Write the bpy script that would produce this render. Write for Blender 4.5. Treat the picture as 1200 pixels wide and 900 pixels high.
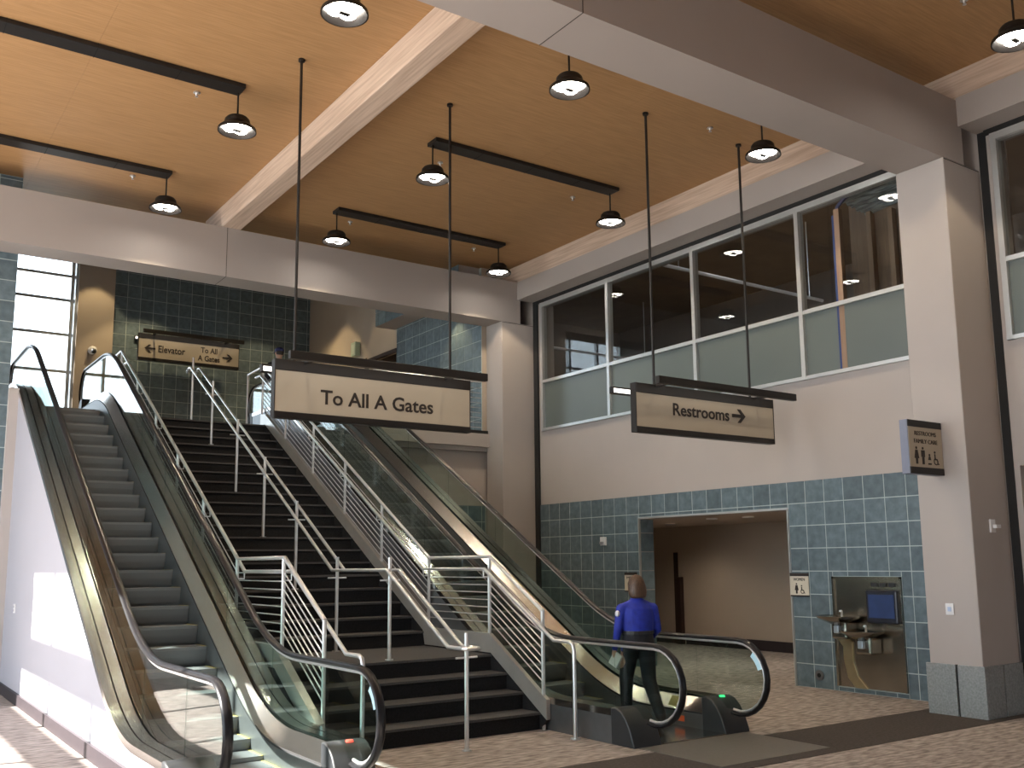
import bpy, bmesh, math, random
from mathutils import Vector, Matrix
random.seed(7)
SC = bpy.context.scene
COL = SC.collection
PI = math.pi
for o in list(bpy.data.objects):
    bpy.data.objects.remove(o)

# ------------------------------------------------------------------ camera, sky, sun, exposure
cam_d = bpy.data.cameras.new('camera'); cam = bpy.data.objects.new('camera', cam_d); COL.objects.link(cam)
cam_d.sensor_width = 36; cam_d.lens = 36 * 1136.12 / 1200; cam_d.shift_y = 40 / 1200
cam_d.clip_start = .05; cam_d.clip_end = 500
yaw, pitch, roll = -.60595592, .14858183, -.00922711
fw = Vector((-math.sin(yaw) * math.cos(pitch), math.cos(yaw) * math.cos(pitch), math.sin(pitch)))
rt = Vector((math.cos(yaw), math.sin(yaw), 0)); up = rt.cross(fw)
r2 = math.cos(roll) * rt + math.sin(roll) * up; u2 = -math.sin(roll) * rt + math.cos(roll) * up
mw = Matrix((( r2.x, u2.x, -fw.x, 0), (r2.y, u2.y, -fw.y, 0), (r2.z, u2.z, -fw.z, 1.75), (0, 0, 0, 1)))
cam.matrix_world = mw
SC.camera = cam
W = bpy.data.worlds.new('sky'); SC.world = W; W.use_nodes = True
bg = W.node_tree.nodes['Background']; bg.inputs[0].default_value = (.80, .91, 1.0, 1); bg.inputs[1].default_value = 3.0
sun_d = bpy.data.lights.new('sun', 'SUN'); sun = bpy.data.objects.new('sun', sun_d); COL.objects.link(sun)
sun_d.energy = 22.0; sun_d.angle = .009; sun_d.color = (1, .95, .87)
sun.rotation_euler = Vector((1, -.276, -.81)).to_track_quat('-Z', 'Y').to_euler()
SC.view_settings.view_transform = 'Standard'; SC.view_settings.look = 'None'
SC.view_settings.gamma = 1; SC.view_settings.use_curve_mapping = False
SC.view_settings.exposure = 1.0
SC.cycles.transparent_max_bounces = 24; SC.cycles.max_bounces = 8; SC.cycles.diffuse_bounces = 5; SC.cycles.sample_clamp_indirect = 6
LAMP_W, DOWN_W = 85.0, 100.0

# ------------------------------------------------------------------ materials
MATS = {}
def mat(name, col, rough=.6, metal=0., spec=.5, var=0., scale=8., stretch=(1, 1, 1), col2=None, bump=0., emit=None, estr=0., objvar=0., detail=4.):
    if name in MATS: return MATS[name]
    m = bpy.data.materials.new(name); m.use_nodes = True; MATS[name] = m
    nt = m.node_tree; b = nt.nodes['Principled BSDF']
    b.inputs['Base Color'].default_value = (*col, 1); b.inputs['Roughness'].default_value = rough
    b.inputs['Metallic'].default_value = metal; b.inputs['Specular IOR Level'].default_value = spec
    if emit:
        b.inputs['Emission Color'].default_value = (*emit, 1); b.inputs['Emission Strength'].default_value = estr
    if var or col2 or bump or objvar:
        tc = nt.nodes.new('ShaderNodeTexCoord'); mp = nt.nodes.new('ShaderNodeMapping'); mp.inputs['Scale'].default_value = stretch
        nz = nt.nodes.new('ShaderNodeTexNoise'); nz.inputs['Scale'].default_value = scale; nz.inputs['Detail'].default_value = detail
        gm = nt.nodes.new('ShaderNodeNewGeometry')
        nt.links.new(gm.outputs['Position'], mp.inputs[0]); nt.links.new(mp.outputs[0], nz.inputs['Vector'])
        c2 = col2 or tuple(c * (1 - var) for c in col)
        rmp = nt.nodes.new('ShaderNodeValToRGB'); rmp.color_ramp.elements[0].position = .32; rmp.color_ramp.elements[1].position = .68
        rmp.color_ramp.elements[0].color = (*c2, 1); rmp.color_ramp.elements[1].color = (*col, 1)
        nt.links.new(nz.outputs['Fac'], rmp.inputs[0]); out = rmp.outputs[0]
        if objvar:
            oi = nt.nodes.new('ShaderNodeObjectInfo'); hs = nt.nodes.new('ShaderNodeHueSaturation')
            ma = nt.nodes.new('ShaderNodeMapRange'); ma.inputs['To Min'].default_value = 1 - objvar; ma.inputs['To Max'].default_value = 1 + objvar
            nt.links.new(oi.outputs['Random'], ma.inputs['Value']); nt.links.new(ma.outputs[0], hs.inputs['Value'])
            nt.links.new(out, hs.inputs['Color']); out = hs.outputs[0]
        nt.links.new(out, b.inputs['Base Color'])
        if bump:
            bp = nt.nodes.new('ShaderNodeBump'); bp.inputs['Strength'].default_value = bump; bp.inputs['Distance'].default_value = .01
            nt.links.new(nz.outputs['Fac'], bp.inputs['Height']); nt.links.new(bp.outputs[0], b.inputs['Normal'])
    return m
def glass(name, tint, ior=1.5, rough=0.):
    m = bpy.data.materials.new(name); m.use_nodes = True; nt = m.node_tree; nt.nodes.clear()
    o = nt.nodes.new('ShaderNodeOutputMaterial'); mx = nt.nodes.new('ShaderNodeMixShader'); lw = nt.nodes.new('ShaderNodeLayerWeight'); pw = nt.nodes.new('ShaderNodeMath'); pw.operation = 'POWER'; pw.inputs[1].default_value = 5
    f0 = ((ior - 1) / (ior + 1)) ** 2; fr = nt.nodes.new('ShaderNodeMath'); fr.operation = 'MULTIPLY_ADD'; fr.inputs[1].default_value = 1 - f0; fr.inputs[2].default_value = f0
    nt.links.new(lw.outputs['Facing'], pw.inputs[0]); nt.links.new(pw.outputs[0], fr.inputs[0])
    t = nt.nodes.new('ShaderNodeBsdfTransparent'); t.inputs[0].default_value = (*tint, 1)
    g = nt.nodes.new('ShaderNodeBsdfGlossy'); g.inputs['Roughness'].default_value = rough
    nt.links.new(fr.outputs[0], mx.inputs[0]); nt.links.new(t.outputs[0], mx.inputs[1]); nt.links.new(g.outputs[0], mx.inputs[2]); nt.links.new(mx.outputs[0], o.inputs[0])
    MATS[name] = m; return m
def grooves(name, col, col2, freq, rough, metal, axis=0):
    m = mat(name, col, rough, metal); nt = m.node_tree; b = nt.nodes['Principled BSDF']
    gm = nt.nodes.new('ShaderNodeNewGeometry'); wv = nt.nodes.new('ShaderNodeTexWave'); wv.bands_direction = 'XYZ'[axis]
    wv.inputs['Scale'].default_value = freq; rmp = nt.nodes.new('ShaderNodeValToRGB')
    rmp.color_ramp.elements[0].color = (*col2, 1); rmp.color_ramp.elements[1].color = (*col, 1)
    nt.links.new(gm.outputs['Position'], wv.inputs[0]); nt.links.new(wv.outputs[0], rmp.inputs[0]); nt.links.new(rmp.outputs[0], b.inputs['Base Color'])
    return m
paint = mat('wall_paint', (.415, .375, .355), .7, var=.05, scale=1.2)
paint_beam = mat('beam_paint', (.38, .34, .32), .65, var=.05, scale=1.)
paint_white = mat('white_paint', (.345, .335, .375), .7, var=.03, scale=1.)
paint_warm = mat('warm_wall_paint', (.43, .36, .29), .7, var=.05, scale=1.)
carpet = mat('carpet', (.43, .38, .355), .95, spec=.1, scale=12, stretch=(.5, 1.7, 1), col2=(.17, .148, .14), bump=.25, detail=6)
carpet_band = mat('carpet_border', (.085, .075, .07), .95, spec=.1, var=.3, scale=40)
wood = mat('veneer_ceiling', (.45, .265, .125), .5, spec=.3, scale=5, stretch=(.5, 9, 1), col2=(.36, .205, .093), detail=6)
glu = mat('glulam_wood', (.66, .52, .42), .5, scale=3.2, stretch=(9, .35, 9), col2=(.46, .34, .26), detail=5)
tile = mat('slate_tile', (.130, .178, .206), .45, scale=9, col2=(.080, .116, .138), bump=.15, objvar=.16)
grout = mat('grout', (.46, .53, .53), .8, var=.1)
steel = mat('brushed_steel', (.53, .52, .50), .2, 1., var=.14, scale=5, stretch=(20, .6, 20))
steel_post = mat('satin_steel', (.72, .72, .73), .34, .8, var=.05)
steel_dark = mat('skirt_steel', (.20, .205, .215), .4, .8, var=.1)
step_mat = grooves('step_ribs', (.27, .285, .305), (.12, .12, .125), 55, .45, .5)
step_riser = grooves('riser_ribs', (.21, .22, .235), (.12, .125, .135), 55, .5, .4)
yellow = mat('yellow_line', (.40, .34, .11), .5, var=.1)
rubber = mat('black_rubber', (.012, .012, .014), .28, spec=.3, var=.2)
plastic = mat('black_plastic', (.025, .027, .03), .42, var=.2)
plate_m = mat('floor_plate', (.185, .17, .155), .5, .4, var=.12, scale=30)
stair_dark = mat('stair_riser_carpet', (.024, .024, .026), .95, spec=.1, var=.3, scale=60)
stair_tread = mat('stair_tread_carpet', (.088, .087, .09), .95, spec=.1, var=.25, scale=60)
alum = mat('aluminium', (.62, .64, .65), .35, .7, var=.05)
black = mat('black_gap', (.012, .012, .013), .8, var=.1)
base_m = mat('vinyl_base', (.026, .019, .023), .5, var=.1)
bronze = mat('dark_bronze', (.018, .015, .014), .45, .3, var=.15)
cream = mat('sign_cream', (.41, .355, .28), .5, var=.06, scale=2)
ink = mat('sign_ink', (.018, .012, .010), .6, var=.1)
stone = mat('granite_base', (.30, .32, .325), .5, scale=45, col2=(.20, .22, .225))
frost = mat('frosted_glass', (.115, .14, .135), .35, spec=.6, var=.12, scale=.6)
clear = glass('clear_glass', (.86, .88, .88), 1.52)
balu = glass('balustrade_glass', (.80, .88, .86), 1.5)
lampglow = mat('lamp_glow', (1, 1, 1), .5, emit=(1, .93, .82), estr=22)
tubeglow = mat('tube_glow', (1, 1, 1), .5, emit=(1, .97, .92), estr=1.2)
white_pl = mat('white_plastic', (.72, .72, .74), .4, var=.05)
sheet = mat('plastic_sheet', (.36, .41, .44), .2, spec=.8, scale=7, stretch=(6, .6, 1), col2=(.10, .12, .13))
stud_m = mat('pine_stud', (.27, .19, .135), .6, scale=4, stretch=(9, 9, .5), col2=(.25, .155, .10))
ply = mat('plywood', (.20, .135, .09), .7, scale=3, stretch=(6, 6, .7), col2=(.13, .085, .06))
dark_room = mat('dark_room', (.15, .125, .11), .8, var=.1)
dark_wood = mat('dark_door', (.035, .018, .014), .5, var=.2)
tape = mat('blue_tape', (.02, .045, .16), .5, var=.1)

# ------------------------------------------------------------------ helpers
class MB:
    def __init__(s): s.v = []; s.f = []; s.m = []
    def add(s, vs, fs, mi=0):
        k = len(s.v); s.v += [tuple(v) for v in vs]; s.f += [tuple(i + k for i in f) for f in fs]; s.m += [mi] * len(fs); return s
    def box(s, x0, x1, y0, y1, z0, z1, mi=0):
        vs = [(x, y, z) for z in (z0, z1) for y in (y0, y1) for x in (x0, x1)]
        return s.add(vs, [(0, 2, 3, 1), (4, 5, 7, 6), (0, 1, 5, 4), (2, 6, 7, 3), (0, 4, 6, 2), (1, 3, 7, 5)], mi)
    def prism_x(s, pts, x0, x1, mi=0):           # polygon in YZ, extruded in X
        n = len(pts); vs = [(x0, y, z) for y, z in pts] + [(x1, y, z) for y, z in pts]
        return s.add(vs, [tuple(range(n - 1, -1, -1)), tuple(range(n, 2 * n))] + [(i, (i + 1) % n, n + (i + 1) % n, n + i) for i in range(n)], mi)
    def prism_y(s, pts, y0, y1, mi=0):           # polygon in XZ, extruded in Y
        n = len(pts); vs = [(x, y0, z) for x, z in pts] + [(x, y1, z) for x, z in pts]
        return s.add(vs, [tuple(range(n)), tuple(range(2 * n - 1, n - 1, -1))] + [((i + 1) % n, i, n + i, n + (i + 1) % n) for i in range(n)], mi)
    def ribbon(s, ys, top, bot, x0, x1, mi=0):   # strip along Y between two height functions
        vs = []; fs = []
        for y in ys:
            vs += [(x0, y, bot(y)), (x1, y, bot(y)), (x1, y, top(y)), (x0, y, top(y))]
        for i in range(len(ys) - 1):
            a = 4 * i
            for j in range(4): fs.append((a + j, a + (j + 1) % 4, a + 4 + (j + 1) % 4, a + 4 + j))
        e = 4 * (len(ys) - 1); fs += [(3, 2, 1, 0), (e, e + 1, e + 2, e + 3)]
        return s.add(vs, fs, mi)
    def sweep(s, ys, sec, zf, mi=0):             # closed section [(x, dz)] carried along Y on zf
        n = len(sec); vs = [(x, y, zf(y) + dz) for y in ys for x, dz in sec]; fs = []
        for i in range(len(ys) - 1):
            for j in range(n): fs.append((i * n + j, i * n + (j + 1) % n, (i + 1) * n + (j + 1) % n, (i + 1) * n + j))
        e = (len(ys) - 1) * n; fs += [tuple(range(n - 1, -1, -1)), tuple(range(e, e + n))]
        return s.add(vs, fs, mi)
    def tube(s, path, r, seg=8, mi=0, ry=None):
        P = [Vector(p) for p in path]; n = len(P); vs = []; fs = []
        d0 = (P[1] - P[0]).normalized(); ref = Vector((1, 0, 0)) if abs(d0.x) < .9 else Vector((0, 0, 1))
        rr = r if isinstance(r, (list, tuple)) else [r] * n
        for i, p in enumerate(P):
            d = (P[min(i + 1, n - 1)] - P[max(i - 1, 0)]).normalized()
            a = (ref - d * ref.dot(d)).normalized(); b = d.cross(a); ref = a
            for k in range(seg):
                t = 2 * PI * k / seg; vs.append(p + a * rr[i] * math.cos(t) + b * (ry or rr[i]) * math.sin(t))
        for i in range(n - 1):
            for k in range(seg): fs.append((i * seg + k, i * seg + (k + 1) % seg, (i + 1) * seg + (k + 1) % seg, (i + 1) * seg + k))
        fs += [tuple(range(seg - 1, -1, -1)), tuple(range((n - 1) * seg, n * seg))]
        return s.add(vs, fs, mi)
    def lathe(s, prof, c, seg=20, mi=0, axis='z'):
        n = len(prof); vs = []; fs = []
        for k in range(seg):
            t = 2 * PI * k / seg; ct, st = math.cos(t), math.sin(t)
            for r, h in prof:
                q = {'z': (r * ct, r * st, h), 'x': (h, r * ct, r * st), 'y': (r * ct, h, r * st)}[axis]
                vs.append((c[0] + q[0], c[1] + q[1], c[2] + q[2]))
        for k in range(seg):
            for i in range(n - 1):
                a = k * n + i; b = ((k + 1) % seg) * n + i; fs.append((a, b, b + 1, a + 1))
        fs += [tuple(k * n for k in range(seg))[::-1], tuple(k * n + n - 1 for k in range(seg))]
        return s.add(vs, fs, mi)
    def ball(s, c, r, seg=12, mi=0):
        rx, ry, rz = r if isinstance(r, (tuple, list)) else (r, r, r)
        vs = []; fs = []; n = seg // 2 + 1
        for i in range(n):
            th = PI * (i + .0001) / (n - 1 + .0002)
            for k in range(seg):
                t = 2 * PI * k / seg; vs.append((c[0] + rx * math.sin(th) * math.cos(t), c[1] + ry * math.sin(th) * math.sin(t), c[2] + rz * math.cos(th)))
        for i in range(n - 1):
            for k in range(seg): fs.append((i * seg + k, (i + 1) * seg + k, (i + 1) * seg + (k + 1) % seg, i * seg + (k + 1) % seg))
        return s.add(vs, fs, mi)
    def build(s, name, mats, parent=None, smooth=False, bevel=0., origin=None):
        xs, ys, zs = zip(*s.v)
        o = origin or ((min(xs) + max(xs)) / 2, (min(ys) + max(ys)) / 2, min(zs))
        me = bpy.data.meshes.new(name); me.from_pydata([(x - o[0], y - o[1], z - o[2]) for x, y, z in s.v], [], s.f)
        for m in (mats if isinstance(mats, (list, tuple)) else [mats]): me.materials.append(m)
        me.polygons.foreach_set('material_index', s.m)
        bm = bmesh.new(); bm.from_mesh(me); bmesh.ops.recalc_face_normals(bm, faces=bm.faces); bm.to_mesh(me); bm.free()
        if smooth:
            me.polygons.foreach_set('use_smooth', [True] * len(me.polygons))
            try: me.set_sharp_from_angle(angle=math.radians(40))
            except Exception: pass
        ob = bpy.data.objects.new(name, me); COL.objects.link(ob); ob.location = o
        if bevel:
            b = ob.modifiers.new('bevel', 'BEVEL'); b.width = bevel; b.segments = 2; b.limit_method = 'ANGLE'
        if parent: attach(ob, parent)
        return ob
def attach(ob, parent):
    ob.parent = parent; ob.matrix_parent_inverse = wmat(parent).inverted()
def wmat(o):
    m = Matrix.LocRotScale(o.location, o.rotation_euler, o.scale)
    return (wmat(o.parent) @ o.matrix_parent_inverse @ m) if o.parent else m
def tag(o, label=None, cat=None, group=None, kind=None):
    for k, v in (('label', label), ('category', cat), ('group', group), ('kind', kind)):
        if v: o[k] = v
    return o
def root(name, loc, label=None, cat=None, group=None, kind=None):
    o = bpy.data.objects.new(name, None); COL.objects.link(o); o.location = loc; o.empty_display_size = .1
    return tag(o, label, cat, group, kind)
def struct(mb, name, m, label=None, **k):
    o = mb.build(name, m, **k); o['kind'] = 'structure'
    if label: o['label'] = label
    return o
def inst(me_ob, loc, parent, scale=(1, 1, 1), name=None):
    o = me_ob.copy(); COL.objects.link(o); o.location = loc; o.scale = scale; o.parent = None
    if name: o.name = name
    attach(o, parent); return o
def text_mesh(body, size, loc, m, parent, name='lettering', rot=(PI / 2, 0, 0), extrude=.002, align='LEFT', width=None, bold=0.0):
    cu = bpy.data.curves.new(name, 'FONT'); cu.body = body; cu.size = size; cu.extrude = extrude; cu.align_x = align; cu.offset = bold; cu.resolution_u = 3
    t = bpy.data.objects.new(name + '_src', cu); COL.objects.link(t)
    bpy.context.view_layer.update()
    dg = bpy.context.evaluated_depsgraph_get(); me = bpy.data.meshes.new_from_object(t.evaluated_get(dg))
    bpy.data.objects.remove(t); me.materials.clear(); me.materials.append(m)
    xs = [v.co.x for v in me.vertices]
    if width:
        k = width / (max(xs) - min(xs))
        for v in me.vertices: v.co.x *= k
    o = bpy.data.objects.new(name, me); COL.objects.link(o); o.location = loc; o.rotation_euler = rot
    attach(o, parent); return o
def spot(name, loc, watts, angle, col=(1, .78, .5), blend=.35, aim=(0, 0, -1), parent=None, r=.06):
    l = bpy.data.lights.new(name, 'SPOT'); l.energy = watts; l.spot_size = math.radians(angle); l.spot_blend = blend; l.color = col; l.shadow_soft_size = r
    o = bpy.data.objects.new(name, l); COL.objects.link(o); o.location = loc; o.rotation_euler = Vector(aim).to_track_quat('-Z', 'Y').to_euler()
    if parent: attach(o, parent)
    return o
def frange(a, b, n): return [a + (b - a) * i / (n - 1) for i in range(n)]

# ------------------------------------------------------------------ setting: floor, ground, ceiling
ZC = 7.75
struct(MB().box(-70, 80, -80, 90, -.5, -.3), 'ground', mat('outside_paving', (.36, .35, .33), .9, var=.2, scale=.6))
floor = struct(MB().box(-5.2, 15.4, -6, 25, -.3, 0), 'floor', carpet, 'brown heather carpet floor of the concourse')
band = MB().box(-5, 11.3, 5.95, 6.95, 0, .004).build('carpet_border', carpet_band, floor); band['label'] = 'dark grey carpet border band crossing the floor'
plates = []
ceil = struct(MB().box(-5.2, 11.6, -6, 16.75, ZC + .03, ZC + .25), 'ceiling', wood, 'wood veneer panel ceiling')
xbr = [-5.0, -1.0, 2.05, 5.07, 8.24, 11.3]
ybr = [-6, -3.6, -1.2, 1.2, 3.6, 6.0, 8.4, 10.8, 13.2, 15.6, 16.7]
for i in range(5):
    for j in range(10):
        MB().box(xbr[i] + .0012, xbr[i + 1] - .0012, ybr[j] + .0008, ybr[j + 1] - .0008, ZC, ZC + .03).build('ceiling_panel', wood, ceil)
# glulam rafter and edge timber
struct(MB().box(4.91, 5.22, -6, 16.5, 7.37, ZC), 'trim_1', glu, 'glulam timber rafter under the veneer ceiling', bevel=.01)
struct(MB().box(11.0, 11.35, -6, 16.5, 7.37, ZC), 'trim_2', glu, 'glulam edge timber above the right wall')
# beams
def beam(name, y0, y1, zt, joints):
    b = struct(MB().box(-5.2, 11.0, y0, y1, 6.52, zt), name, paint_beam, 'taupe painted beam across the hall')
    for x in joints:
        MB().box(x - .003, x + .003, y0 - .003, y1 + .003, 6.517, zt).build('beam_joint', black, b)
beam('trim_3', 15.55, 16.12, 7.37, [5.0, 0.])
beam('trim_4', 6.11, 6.75, 7.34, [5.03, 0.])
struct(MB().box(10.93, 11.35, 6.75, 15.55, 7.0, 7.37).box(10.93, 11.35, -6, 6.11, 7.0, 7.37), 'trim_5', paint_beam, 'taupe fascia above the upper windows')
# columns with granite base panels
def column(name, y0, y1, stone_base):
    c = struct(MB().box(10.55, 11.33, y0, y1, 0, 6.52), name, paint, 'taupe painted column', bevel=.012)
    MB().box(10.56, 11.32, y0 - .002, y1 + .002, 6.50, 6.508).build('shadow_joint', black, c)
    if stone_base:
        t = .035; zt = .57; ym = y0 + .30
        for a, b in ((y0 - t, ym - .012), (ym + .012, y1 + t)):
            MB().box(10.55 - t, 10.55, a, b, 0, zt).build('base_panel', stone, c, bevel=.006)
        for a, b in ((10.55, 10.90), (10.92, 11.32)):
            MB().box(a, b, y0 - t, y0, 0, zt).build('base_panel', stone, c, bevel=.006)
        MB().box(10.545, 10.552, ym - .012, ym + .012, 0, zt).build('panel_joint', black, c)
    return c
col_f = column('column', 6.11, 6.75, True)
col_r = column('column', 15.55, 16.12, False)
tag(col_f, 'taupe column with granite base panels beside the drinking fountain')
tag(col_r, 'taupe column at the far end of the window wall')

# ------------------------------------------------------------------ right wall with tiles and door opening
XW = 11.35
w = MB()
w.box(XW, 11.65, 6.2, 9.36, 0, 4.33).box(XW, 11.65, 9.36, 12.54, 2.48, 4.33).box(XW, 11.65, 12.54, 16.4, 0, 4.33)
w.box(XW, 11.65, 15.3, 16.4, 4.33, 6.92).box(XW, 11.65, -6, 16.4, 6.92, 7.75)
w.box(XW, 11.65, 5.93, 6.6, 0, 6.92).box(XW, 11.65, -6, 5.93, 2.83, 4.33)
wr = struct(w, 'wall_right', paint, 'taupe plaster wall over blue slate tile wainscot')
MB().box(XW - .012, XW, 6.75, 9.33, 0, 2.865).box(XW - .012, XW, 9.33, 12.57, 2.50, 2.865).box(XW - .012, XW, 12.57, 15.6, 0, 2.865).build('grout_bed', grout, wr)
TP = .3205; TG = .013
def tile_proto(name, th):
    return MB().box(-.5, .5, -th, 0, -.5, .5)
tile_x = MB().box(-.5, .5, -.5, .5, -.5, .5).build('tile', tile, origin=(0, 0, 0)); COL.objects.unlink(tile_x)
def put_tile(parent, x0, x1, y0, y1, z0, z1):
    return inst(tile_x, ((x0 + x1) / 2, (y0 + y1) / 2, (z0 + z1) / 2), parent, (x1 - x0, y1 - y0, z1 - z0), 'tile')
def tile_wall(parent, axis, pos, depth, u0, u1, z0, z1, start, holes=(), zstart=0.):
    g = TG / 2; k = math.floor((u0 - start) / TP)
    while start + k * TP < u1 - .02:
        a = max(u0, start + k * TP); b = min(u1, start + (k + 1) * TP); r = math.floor((z0 - zstart) / TP)
        while zstart + r * TP < z1 - .03:
            za = max(z0, zstart + r * TP); zb = min(z1, zstart + (r + 1) * TP)
            if zb - za > .03 and b - a > .03:
                pcs = [(a, b, za, zb)]
                for (ha, hb, hz0, hz1) in holes:
                    nx = []
                    for (pa, pb, pz0, pz1) in pcs:
                        if pb <= ha or pa >= hb or pz1 <= hz0 or pz0 >= hz1: nx.append((pa, pb, pz0, pz1)); continue
                        if pa < ha - .02: nx.append((pa, ha, pz0, pz1))
                        if pb > hb + .02: nx.append((hb, pb, pz0, pz1))
                        ma, mb_ = max(pa, ha), min(pb, hb)
                        if pz1 > hz1 + .02: nx.append((ma, mb_, hz1, pz1))
                        if pz0 < hz0 - .02: nx.append((ma, mb_, pz0, hz0))
                    pcs = nx
                for (pa, pb, p0, p1) in pcs:
                    d = depth + random.uniform(-.001, .001)
                    if axis == 'x': put_tile(parent, pos - d, pos, pa + g, pb - g, p0 + g, p1 - g)
                    else: put_tile(parent, pa + g, pb - g, pos - d, pos, p0 + g, p1 - g)
            r += 1
        k += 1
tile_wall(wr, 'x', XW - .011, .005, 6.76, 15.55, 0, 2.885, 9.345 - 30 * TP, holes=[(9.33, 12.57, -1, 2.51), (7.57, 8.63, .06, 1.53)])
# metal edge trim around the door opening and its tiled reveal
MB().box(XW - .03, XW + .01, 9.335, 9.36, 0, 2.49).box(XW - .03, XW + .01, 12.54, 12.565, 0, 2.49).box(XW - .03, XW + .01, 9.335, 12.565, 2.48, 2.505).build('edge_trim', alum, wr)
for r in range(8):
    z0, z1 = r * TP, min((r + 1) * TP, 2.48)
    put_tile(wr, XW + .012, XW + .295, 12.532, 12.545, z0 + .006, z1 - .006)
# expansion joints
struct(MB().box(11.30, 11.345, 15.40, 15.53, 0, 7.0), 'trim_6', black, 'black expansion joint strip at the far column')
struct(MB().box(11.335, 11.36, 6.00, 6.10, 0, 7.0), 'trim_7', black, 'black expansion joint strip beside the front column')
struct(MB().box(11.30, 11.352, 6.75, 15.4, 6.94, 7.0).box(11.30, 11.352, -6, 6.0, 6.94, 7.0), 'trim_8', black, 'black shadow gap above the upper windows')

# upper windows
def window(name, y0, y1, mulls, label):
    r = root(name, (XW, (y0 + y1) / 2, 4.33), label, kind='structure')
    x0, x1 = XW - .05, XW + .07; h = .035
    for (a, b) in ((4.33, 4.33 + .05), (5.315 - .03, 5.315 + .03), (6.84, 6.93)):
        MB().box(x0, x1, y0, y1, a, b).build('window_rail', alum, r)
    for y in mulls:
        MB().box(x0 - .004, x1, y - h, y + h, 4.33, 6.93).build('mullion', alum, r)
    for a, b in zip(mulls[:-1], mulls[1:]):
        lo, hi = min(a, b) + h, max(a, b) - h
        MB().box(XW, XW + .012, lo, hi, 5.345, 6.84).build('clear_pane', clear, r)
        f = MB().box(XW, XW + .012, lo, hi, 4.38, 5.285).build('frosted_pane', frost, r)
    return r
window('window_1', 6.75, 15.30, [6.78, 8.90, 11.05, 13.23, 15.26], 'four bay upper window with clear panes over frosted panes')
window('window_2', -6, 5.93, [-2.7, -.55, 1.6, 3.75, 5.89], 'upper window with clear panes over frosted panes at the right edge')
# room beyond the upper windows
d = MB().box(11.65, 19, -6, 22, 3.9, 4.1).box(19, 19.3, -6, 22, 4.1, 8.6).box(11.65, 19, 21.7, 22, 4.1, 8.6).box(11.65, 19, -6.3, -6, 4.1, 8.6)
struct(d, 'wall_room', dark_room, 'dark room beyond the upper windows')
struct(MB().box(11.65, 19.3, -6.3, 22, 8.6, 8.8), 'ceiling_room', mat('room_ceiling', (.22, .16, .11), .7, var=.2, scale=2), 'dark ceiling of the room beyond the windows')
for (y, z, a, b, lab) in ((12.2, 7.0, 11.75, 16.2, 'white ceiling conduit seen through the middle upper panes'), (18.63, 7.0, 13.4, 17.6, 'white ceiling conduit seen through the far upper pane')):
    c = root('ceiling_conduit', ((a + b) / 2, y, z), lab, 'conduit', 'conduits beyond the upper windows')
    MB().tube([(a, y, z), (b, y, z)], .035, 8).build('pipe', white_pl, c, True)
    for x in (a + .4, b - .4): MB().tube([(x, y, z), (x, y, 8.6)], .012, 6).build('hanger', alum, c)
# stud partition under construction behind the near pane
p = root('stud_partition', (12.1, 7.6, 4.1), 'unfinished stud partition with plywood and plastic sheet behind the near upper pane', 'partition')
MB().box(12.20, 12.22, 6.2, 8.62, 4.1, 7.3).build('plywood_sheet', ply, p)
for y, x, zt in ((8.18, 12.08, 7.0), (7.83, 12.08, 6.75), (7.3, 12.08, 6.75), (6.8, 12.08, 6.75)):
    MB().box(x, x + .10, y, y + .075, 4.1, zt).build('stud', stud_m, p)
MB().box(11.346, 11.43, 8.19, 8.275, 4.38, 6.70).build('stud', stud_m, p)
MB().box(11.346, 11.43, 8.277, 8.31, 4.38, 6.62).build('tape_strip', tape, p)
sh = MB(); nx, ny = 36, 12; vs = []; fs = []
for i in range(nx):
    for j in range(ny):
        u, v = i / (nx - 1), j / (ny - 1)
        vs.append((11.45 + .7 * u, 6.8 + 1.5 * v, 6.90 - .10 * u - .018 * math.sin(40 * u + 5 * v) - .012 * math.sin(23 * u - 9 * v)))
for i in range(nx - 1):
    for j in range(ny - 1): fs.append((i * ny + j, i * ny + j + 1, (i + 1) * ny + j + 1, (i + 1) * ny + j))
sh.add(vs, fs).build('plastic_sheet', sheet, p, True)
MB().tube([(11.44, 7.95, 6.90), (11.43, 8.12, 6.86), (11.41, 8.24, 6.76), (11.40, 8.30, 6.60)], .028, 6).build('tape_edge', tape, p, True)

# restroom corridor behind the opening
cw = MB().box(15.2, 15.4, 8.4, 18, 0, 2.6)
cw.box(11.65, 15.4, 8.2, 8.4, 0, 2.6).box(11.65, 15.4, 17.8, 18, 0, 2.6)
corr = struct(cw, 'wall_corridor', paint_warm, 'warm beige wall of the restroom corridor')
struct(MB().box(11.65, 15.4, 8.2, 18, 2.51, 2.9), 'ceiling_corridor', paint_warm, 'low ceiling of the restroom corridor')
struct(MB().box(15.17, 15.2, 8.4, 15.4, 0, .2).box(15.17, 15.2, 15.7, 17.8, 0, .2), 'baseboard_corridor', base_m, 'dark vinyl base in the corridor, heightened to stand for shaded carpet')  # extra height stands in for shadowed carpet at the wall foot
dr = root('door_1', (15.2, 15.3, 0), 'narrow dark wooden door in the restroom corridor', kind='structure')
MB().box(15.14, 15.2, 15.60, 15.68, 0, 1.95).build('door_frame', dark_wood, dr)
MB().box(15.08, 15.18, 15.44, 15.60, 0, 1.42).build('door_leaf', dark_wood, dr)
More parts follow.
